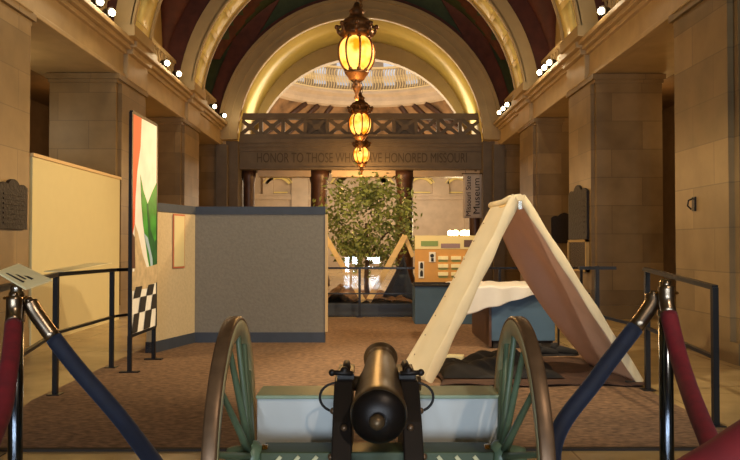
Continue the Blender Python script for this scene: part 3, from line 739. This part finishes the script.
b = B(); prism(b, [onp(.40, .93, .004), onp(.66, .93, .004), onp(.66, 1.56, .004), onp(.40, 1.56, .004)], -Vector((nn.x, nn.y, 0))*.01); obj('border', b, 'red', fr)
b = B(); prism(b, [onp(.415, .95, .014), onp(.645, .95, .014), onp(.645, 1.54, .014), onp(.415, 1.54, .014)], -Vector((nn.x, nn.y, 0))*.004); obj('paper', b, 'cream', fr)

# ---------------------------------------------------------------- tall picture on legs
t = thing('framed_picture', 'tall narrow picture of a green hill, red drape and checkered floor on two legs', 'picture', (-2.2, 7.3, 0))
XP = -2.205; Y0, Y1, Z0, Z1 = 6.94, 7.72, .35, 2.45
def uv(u, v, off=0): return Vector((XP+.016+off+(u)*.012, Y0+(Y1-Y0)*u, Z0+(Z1-Z0)*v))
b = B(); prism(b, [uv(0, 0, -.03), uv(1, 0, -.03), uv(1, 1, -.03), uv(0, 1, -.03)], (.026, 0, 0)); obj('backboard', b, 'dbrown', t)
b = B()
def art(pts, mi, lay): prism(b, [uv(u, v, -.004+.0015*lay) for u, v in pts], (.001, 0, 0), mi)
art([(0, 0), (1, 0), (1, 1), (0, 1)], 0, 0)
art([(0, 1), (.34, 1), (.30, .86), (.18, .74), (.12, .62), (.1, .50), (0, .44)], 1, 1)
art([(.3, .73), (.42, .66), (.6, .60), (.78, .66), (1, .72), (1, .30), (.75, .26), (.6, .35), (.42, .5), (.34, .6)], 2, 1)
art([(.55, .6), (.62, .6), (.72, .48), (.9, .42), (1, .44), (1, .28), (.78, .3), (.66, .42)], 3, 2)
art([(.45, .46), (.6, .44), (.8, .34), (.84, .26), (.78, .25), (.66, .36), (.52, .42)], 6, 3)
art([(.1, .5), (.22, .46), (.4, .36), (.62, .28), (.66, .2), (.1, .2)], 4, 2)
art([(0, .46), (.09, .44), (.12, .3), (0, .3)], 5, 3)
art([(0, .285), (1, .31), (1, .22), (0, .2)], 4, 4)
for i in range(5):
    for j in range(3):
        if (i+j) % 2 == 0:
            v0, v1 = [(0, .085), (.085, .155), (.155, .205)][j]; k0 = .14*(2-j)*.0; sh = (.1, .06, .0)[j]
            a = max(0, .05+i*.25-sh); c_ = min(1, .05+(i+1)*.25-sh)
            if a < 1: art([(a, v0+.01), (c_, v0+.01), (min(1, c_+.08), v1+.01), (min(.99, a+.08), v1+.01)], 7, 5)
obj('artwork', b, ['sky', 'orange', 'green', 'dgreen', 'ltbrown', 'dbrown', 'stream', 'ink'], t, recalc=True)
b = B()
bar(b, (XP, Y0, Z0), (XP, Y0, Z1), .035, .03); bar(b, (XP+.012, Y1, Z0), (XP+.012, Y1, Z1), .035, .03); bar(b, (XP, Y0, Z1), (XP+.012, Y1, Z1), .03, .03); bar(b, (XP, Y0, Z0), (XP+.012, Y1, Z0), .03, .03)
obj('frame', b, 'iron', t)
for y in (Y0, Y1):
    b = B(); box(b, XP-.018, XP+.018, y-.018, y+.018, .012, Z0); box(b, XP-.09, XP+.09, y-.03, y+.03, .012, .024); obj('leg', b, 'iron', t)

# ================================================================ TENT
tn = thing('tent', 'cream canvas wedge tent open at the front on a wooden frame', 'tent', (1.4, 6.8, 0))
def lerp(a, c, t): return Vector(a)+(Vector(c)-Vector(a))*t
An, Af = Vector((1.33, 6.42, 1.6)), Vector((1.26, 7.4, 1.585))
Ln, Lf = Vector((.565, 6.40, .02)), Vector((.30, 6.86, .02))
Rn, Rf = Vector((2.315, 6.33, .02)), Vector((2.2, 7.3, .02))
b = B()
def left(u, v):
    p = lerp(lerp(An, Ln, v), lerp(Af, Lf, v), u)
    nrm = Vector((-.9, -.15, .43)); k = math.sin(v*PI)
    return p+nrm*(.016*math.sin(u*9+v*3)*(.4+k)-.02*k*math.sin(u*PI))
grid(b, left, 20, 40); obj('left_canvas', b, 'canvas', tn, solid=.008)
b = B()
def right(u, v):
    p = lerp(lerp(An, Rn, v), lerp(Af, Rf, v), u)
    k = math.sin(v*PI); sag = k*(.12*u**2+.035*math.sin(u*7+v*4)*u+.025*math.sin(u*13-v*5)*u)
    return p+Vector((-.85, 0, -.45))*sag+Vector((0, -.05*k*u, 0))
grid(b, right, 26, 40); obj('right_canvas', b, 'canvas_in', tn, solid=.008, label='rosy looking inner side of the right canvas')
for side_, v_, u_ in [('l', .12+.11*k, .82) for k in range(8)]+[('l', .3+.2*k, .3) for k in range(3)]:
    b = B(); p = left(u_, v_)+Vector((-.012, -.002, .006)); lathe(b, [(.007, 0), (.007, .004)], p, (-.86, -.15, .45), 8); obj('eyelet', b, 'brownwood', tn)
# rolled hems on the front edges
for a, c, nm in ((An, Ln, 'front_hem'), (An, Rn, 'front_hem')):
    b = B(); s = -1 if c is Ln else 1
    w_ = .055 if c is Ln else .042
    def hem(u, v):
        p = lerp(a, c, v); an = u*2*PI
        return p+Vector((s*.025, 0, .014))+Vector((math.cos(an)*w_*.8, math.sin(an)*.012-.006, math.sin(an)*.02+math.cos(an)*w_*.45*(-s)*-1))*(.9+.12*math.sin(v*23))
    grid(b, hem, 12, 30); obj(nm, b, 'canvas', tn)
b = B(); tube(b, [An+Vector((0, -.03, .012)), lerp(An, Af, .3)+Vector((0, 0, .02)), lerp(An, Af, .6)+Vector((0, 0, .008)), Af+Vector((0, .02, .012))], [.03, .036, .03, .034], 12); obj('ridge_roll', b, 'canvas', tn)
b = B(); tube(b, [An+Vector((0, -.02, -.035)), Af+Vector((0, .03, -.035))], .02, 10); obj('ridge_pole', b, 'wood', tn)
b = B(); bar(b, An+Vector((0, -.03, -.02)), An+Vector((0, -.03, -.09)), .04, .03); obj('pole_joint', b, 'chrome', tn)
b = B(); bar(b, Rn+Vector((-.1, 0, .01)), Rn+Vector((.04, -.01, .0)), .05, .02); obj('tie_flap', b, 'blackcloth', tn)

# ground cloth and the black heap under the tent
b = B()
def gc(u, v):
    x = .62+1.72*u; y = 6.22+1.5*v
    return Vector((x+.04*math.sin(v*9), y+.04*math.sin(u*11), .022+.012*abs(math.sin(u*14+v*5)*math.cos(v*8))))
grid(b, gc, 40, 26); tag(obj('ground_cloth', b, 'browncloth', solid=.006), 'dark brown ground cloth spread on the carpet under the tent', 'ground cloth')
b = B()
def heap(u, v):
    x = .68+1.06*u; y = 6.5+.8*v; e = max(0, math.sin(PI*u))**.5*max(0, math.sin(PI*v))**.6
    h = .12+.04*math.sin(u*11+v*3)+.03*math.sin(v*13-u*6)+.02*math.sin(u*23)+.012*math.sin(u*37+v*31)
    return Vector((x, y, .035+max(.0, h*e*1.15)))
grid(b, heap, 60, 40); tag(obj('wool_blanket', b, 'blackcloth'), 'crumpled black blanket heaped on the floor under the left canvas', 'blanket')
b = B(); prism(b, [(.80, 7.45, .03), (.98, 7.42, .03), (1.0, 7.54, .03), (.84, 7.58, .03)], (0, 0, .06)); tag(obj('paper_bundle', b, 'paper', bevel=.01), 'small cream bundle lying on the floor just behind the black blanket', 'bundle')
# pair of black shoes / gear near the counter leg
for i, (x, y, a, lb) in enumerate(((1.93, 7.95, .2, 'black leather shoe beside the counter, nearer to the wheel'), (2.12, 7.98, -.1, 'black leather shoe beside the counter, pointing right under the tent canvas'))):
    t = thing('shoe', lb, 'shoe', (x, y, .012), 'black shoes by the counter')
    ca, sa = math.cos(a), math.sin(a)
    def T(p): return (x+p[0]*ca-p[1]*sa, y+p[0]*sa+p[1]*ca, .012+p[2])
    b = B(); tube(b, [T((-.14, 0, .045)), T((-.1, 0, .055)), T((-.03, 0, .06)), T((.05, 0, .045)), T((.12, 0, .035)), T((.16, 0, .028))], [.03, .042, .045, .042, .034, .018], 10)
    tube(b, [T((-.09, 0, .05)), T((-.095, 0, .13))], [.042, .038], 10); obj('upper', b, 'blackcloth', t)
    b = B(); prism(b, [T((-.15, -.04, 0)), T((.1, -.045, 0)), T((.17, 0, 0)), T((.1, .045, 0)), T((-.15, .04, 0))], (0, 0, .022)); obj('sole', b, 'ink', t)

# ================================================================ COUNTERS AND BOARD
t = thing('display_counter', 'blue grey counter behind the tent, covered with a white cloth', 'counter', (1.8, 9.2, 0))
b = B(); box(b, 1.44, 2.17, 8.5, 9.9, .10, .675); obj('body', b, 'bluegrey', t, bevel=.006)
b = B(); box(b, 1.415, 1.44, 8.5, 9.9, .03, .675); obj('side_panel', b, 'brownwood', t, label='dark brown side panel')
b = B(); box(b, 1.40, 2.22, 8.44, 9.95, .675, .705); obj('top', b, 'bluegrey', t, bevel=.005)
b = B(); box(b, 1.46, 2.15, 8.53, 9.85, .012, .10); obj('plinth', b, 'ink', t)
b = B(); box(b, 2.19, 2.21, 8.46, 8.48, .012, .675); obj('leg', b, 'iron', t)
b = B()
def cloth(u, v):
    # u across (left to right), v from the back edge over the front edge and down
    x = 1.02+1.13*u; drop = (.33*(1-u)+.02)
    s = v*1.6
    if s < 1: y = 9.5-1.08*s; z = .722
    else: y = 8.42-.02*math.sin(u*20); z = .722-drop*(s-1)/.6*1.0
    z += .010*math.sin(u*17+v*9)*math.sin(v*7)*(1 if s < 1 else .7)+.006*math.sin(u*29-v*14)
    if s < 1: z = max(z, .716)+.012*abs(math.sin(u*9+v*6))
    return Vector((x, y-(.012*abs(math.sin(u*13+v*2)) if s >= 1 else 0), z))
grid(b, cloth, 50, 44); tag(obj('white_cloth', b, 'sheet', solid=.004), 'rumpled white cloth draped over the blue grey counter behind the tent', 'cloth')
t = thing('display_counter', 'blue grey base carrying the orange and cream information board', 'counter', (1.2, 11.4, 0))
b = B(); box(b, .735, 1.75, 11.12, 11.75, .012, .58); obj('body', b, 'bluegrey', t, bevel=.006)
b = B(); box(b, .72, 1.77, 11.1, 11.77, .58, .60); obj('top', b, 'ink', t)
t = thing('information_board', 'orange board with cream header, small labels and pictures, standing on the blue base', 'board', (1.2, 11.3, .6))
BYY = 11.25; SC = BYY/740
def bp(px, py): return ((px-366)*SC, 1.2-(py-245)*SC)
def rect(b, px0, py0, px1, py1, y0, y1, mi=0):
    x0, z1 = bp(px0, py0); x1, z0 = bp(px1, py1); box(b, x0, x1, y0, y1, z0, z1, mi)
b = B(); rect(b, 415, 248, 482, 284, BYY, BYY+.06); obj('panel', b, 'board', t)
b = B(); rect(b, 415, 235.5, 482, 249, BYY-.005, BYY+.06); obj('header', b, 'board_top', t, label='cream header strip')
b = B(); rect(b, 414, 282, 483, 284, BYY-.015, BYY+.05); obj('bottom_edge', b, 'ink', t)
b = B(); rect(b, 421, 241, 438, 246, BYY-.012, BYY-.005); obj('header_label', b, 'lab_green', t, label='green header label')
b = B(); rect(b, 441, 243.5, 460, 248, BYY-.012, BYY-.005); obj('header_label', b, 'lab_purple', t, label='mauve header label')
b = B(); rect(b, 464, 240, 478, 247, BYY-.012, BYY-.005); obj('header_label', b, 'dbrown', t, label='brown header picture')
for px in (438, 451, 463):
    for py in (256, 264, 272):
        b = B(); rect(b, px, py, px+10, py+3.6, BYY-.02, BYY); c = obj('label_tab', b, 'paper', t)
        b = B(); rect(b, px+.5, py+4.4, px+9.5, py+5.6, BYY-.006, BYY); obj('caption_strip', b, 'lab_green', c)
b = B(); rect(b, 429, 252, 435.5, 262, BYY-.01, BYY); c = obj('picture_card', b, 'white', t)
b = B(); x, z = bp(432, 257); lathe(b, [(.03, 0), (.03, .004)], (x, BYY-.015, z+.02), (0, 1, 0), 12); rect(b, 431, 258, 433.6, 261.5, BYY-.013, BYY-.01); obj('dark_figure', b, 'ink', c)
for py in (261.5, 269.5):
    b = B(); rect(b, 418.5, py, 424, py+8.5, BYY-.01, BYY); c = obj('picture_card', b, 'white', t)
    b = B(); rect(b, 420, py+2.5, 423, py+7, BYY-.014, BYY-.01); x, z = bp(421.5, py+2); lathe(b, [(.02, 0), (.02, .004)], (x, BYY-.015, z), (0, 1, 0), 10); obj('dark_figure', b, 'ink', c)

# ================================================================ TREE DISPLAY
t = thing('planter_platform', 'low grey platform of rocks and leaf litter behind the glass railing', 'platform', (.1, 13.4, 0))
b = B(); box(b, -.8, .86, 12.4, 14.8, 0, .22); obj('fascia', b, 'slate', t, bevel=.01)
b = B()
def lit(u, v):
    e = min(1, 6*u, 6*(1-u)); return Vector((-.78+1.62*u, 12.44+2.3*v, .225+e*(.05+.16*max(0, math.sin(u*9+v*7)*math.cos(v*6+u*3))+.04*math.sin(u*31)*math.sin(v*27))))
grid(b, lit, 40, 40); o = obj('leaf_litter', b, 'litter', t)
t = thing('indoor_tree', 'leafy green ficus tree standing on the platform behind the glass railing', 'tree', (.02, 13.5, .3))
b = B(); tube(b, [(.02, 13.5, .32), (.0, 13.48, .6), (.03, 13.5, 1.0), (.0, 13.5, 1.6)], [.05, .04, .035, .02], 8)
tube(b, [(.02, 13.5, .95), (-.3, 13.4, 1.4), (-.55, 13.4, 1.7)], [.025, .018, .008], 6); tube(b, [(.02, 13.5, .9), (.3, 13.5, 1.35), (.6, 13.4, 1.6)], [.025, .018, .008], 6); obj('trunk', b, 'bark', t)
b = B(); random.seed(11)
clus = []
for i in range(62):
    a = random.uniform(0, 2*PI); rr = random.random()**.5; zz_ = random.uniform(-1, 1)
    k = math.sqrt(max(0, 1-zz_*zz_*.8)); clus.append(Vector((.0+.93*rr*k*math.cos(a), 13.5+.6*rr*k*math.sin(a), 1.62+.68*zz_)))
for c in clus:
    for i in range(60):
        p = c+Vector((random.gauss(0, .12), random.gauss(0, .12), random.gauss(0, .11)))
        d = Vector((random.gauss(0, 1), random.gauss(0, 1), random.gauss(-.5, .7))).normalized(); s_ = d.orthogonal().normalized()
        s_ = (s_*math.cos(i)+d.cross(s_)*math.sin(i)); l = random.uniform(.07, .12)
        vs = [b.verts.new(q_) for q_ in (p, p+d*l*.5+s_*l*.27, p+d*l, p+d*l*.5-s_*l*.27)]; b.faces.new(vs)
o = obj('foliage', b, 'leaf', t, recalc=False); o['kind'] = 'stuff'
# pale timbers crossing in front of the tree
def timber(p, q_, lab, wd=.085):
    b = B(); bar(b, p, q_, wd, .045, (0, 1, 0)); tag(obj('timber_pole', b, 'wood', bevel=.006), lab, 'pole', 'pale timbers in front of the tree')
timber((-.69, 12.47, 1.35), (-.04, 12.47, .25), 'pale timber leaning from the partition end down to the platform middle')
timber((.04, 12.52, .25), (.665, 12.52, 1.36), 'pale timber rising from the platform middle to the board', .1)
timber((.655, 12.58, 1.36), (.80, 12.58, 1.0), 'short pale timber dropping from the right peak towards the orange board', .07)
timber((-.66, 13.1, 1.3), (-.98, 13.1, .26), 'pale timber mostly hidden behind the partition end', .07)
b = B(); grid(b, lambda u, v: Vector((.66+(-.4+.62*u)*(v), 12.95+.3*v*math.sin(u*3), 1.0-.76*v+.02*math.sin(u*12))), 14, 14); tag(obj('dark_canvas', b, 'slate', solid=.01), 'dark blue canvas hanging between the timbers', 'canvas')

# ================================================================ PLAQUES, FRAME, BANNER, CHANDELIER
def crest(b, y0, y1, z0, z1, X, s, n=14):
    """plaque outline with a raised crest, on a wall plane of constant X"""
    pts = [(X, y0, z0), (X, y1, z0)]
    for i in range(n+1):
        t_ = i/n; y = y1+(y0-y1)*t_; z = z1+.07*(z1-z0)*(abs(math.sin(t_*PI*3)))+(.10*(z1-z0) if .33 < t_ < .67 else 0)
        pts.append((X, y, z))
    prism(b, pts, (s*.04, 0, 0))
def plaque(name, lab, X, y0, y1, z0, z1, s, cat='plaque'):
    t = thing(name, lab, cat, (X, (y0+y1)/2, z0)); b = B(); crest(b, y0, y1, z0, z1, X, s); obj('tablet', b, 'bronze', t)
    b = B()
    for k in range(7):
        z = z0+(z1-z0)*(.12+.11*k); box(b, *sorted((X+s*.04, X+s*.048)), y0+(y1-y0)*.12, y1-(y1-y0)*.12, z, z+(z1-z0)*.04)
    obj('raised_lettering_band', b, 'bronze', t)
plaque('bronze_plaque', 'dark bronze plaque on the stone pier at the left edge', XL+.065, 8.0, 8.66, 1.38, 1.86, 1)
plaque('bronze_plaque', 'tall dark bronze plaque on the side of the right pier, above the framed case', XR-.065, 12.2, 13.3, 1.30, 2.1, -1)
t = thing('bronze_plaque', 'wide dark bronze plaque on the pier face seen left of the tall plaque', 'plaque', (4.3, 16.15, 1.3))
b = B(); x0, x1 = 4.06, 4.62; z0, z1 = 1.24, 1.80; n = 12
pts = [(x0, 16.2, z0), (x1, 16.2, z0)]+[(x1+(x0-x1)*i/n, 16.2, z1+.04*abs(math.sin(3*PI*i/n))+(.07 if 4 <= i <= 8 else 0)) for i in range(n+1)]
prism(b, pts, (0, -.04, 0)); obj('tablet', b, 'bronze', t)
t = thing('framed_case', 'glazed case with a pale frame on the right pier beneath the tall plaque', 'display case', (XR-.05, 12.6, .8))
b = B()
for a in ((12.2, 12.25, .75, 1.29), (13.27, 13.32, .75, 1.29), (12.2, 13.32, 1.25, 1.29), (12.2, 13.32, .75, .79)): box(b, XR-.12, XR-.065, *a)
obj('frame', b, 'tan', t); b = B(); box(b, XR-.1, XR-.07, 12.25, 13.27, .79, 1.25); obj('glass_front', b, 'dkglass', t)
t = thing('wall_bracket', 'small dark metal fitting on the big right-hand pier', 'bracket', ((XR-.06), 8.28, 1.65))
b = B(); box(b, (XR-.06)-.02, (XR-.06), 8.24, 8.31, 1.58, 1.74); obj('plate', b, 'iron', t)
b = B(); tube(b, [((XR-.06)-.02, 8.28, 1.72), ((XR-.06)-.07, 8.28, 1.7), ((XR-.06)-.08, 8.28, 1.64), ((XR-.06)-.04, 8.28, 1.6)], .01, 8); obj('hook', b, 'iron', t)
# hanging banner
bx0, bx1 = (463-366)/740*20.9, (482-366)/740*20.9; bz0, bz1 = 1.2+27/740*20.9, 1.2+71/740*20.9
t = thing('hanging_banner', 'grey banner with vertical museum lettering hanging under the right end of the bridge', 'banner', ((bx0+bx1)/2, 20.9, bz0))
b = B(); grid(b, lambda u, v: Vector((bx0+(bx1-bx0)*u, 20.9+.02*math.sin(v*6), bz0+(bz1-bz0)*v)), 6, 14); obj('cloth', b, 'banner', t, solid=.01)
Rm = Matrix.Rotation(PI/2, 4, 'X') @ Matrix.Rotation(PI/2, 4, 'Z')
text_mesh('lettering', 'Missouri State', .2, Matrix.Translation((bx0+.16, 20.87, (bz0+bz1)/2)) @ Rm, 'ink', t, width=1.12)
text_mesh('lettering', 'Museum', .26, Matrix.Translation((bx0+.39, 20.87, (bz0+bz1)/2)) @ Rm, 'ink', t, width=1.0)
b = B(); tube(b, [(bx0-.03, 20.9, bz1+.01), (bx1+.03, 20.9, bz1+.01)], .015, 8); tube(b, [(bx0+.1, 20.9, bz1), (bx0+.1, 21.25, 3.4)], .006, 5); obj('rod', b, 'iron', t)
# candelabrum in the rotunda
t = thing('candelabrum', 'standing lamp with glowing globes seen above the orange board', 'lamp', (3.15, 25, 0))
b = B(); lathe(b, [(.3, 0), (.3, .1), (.12, .2), (.06, .35), (.05, 1.35), (.1, 1.42), (.04, 1.5)], (3.15, 25, 0), n=16); obj('stand', b, 'lantern', t)
for k in range(6):
    a = 2*PI*k/6; x, y = 3.15+.3*math.cos(a), 25+.3*math.sin(a)
    b = B(); tube(b, [(3.15, 25, 1.42), (3.15+.2*math.cos(a), 25+.2*math.sin(a), 1.38), (x, y, 1.5)], .014, 6); c = obj('arm', b, 'lantern', t)
    b = B(); ball(b, (x, y, 1.6), .1, 12); obj('globe', b, 'globe', c)
light('candelabrum_light', 'POINT', (3.15, 24.6, 1.9), 60, (1, .8, .5), .2)
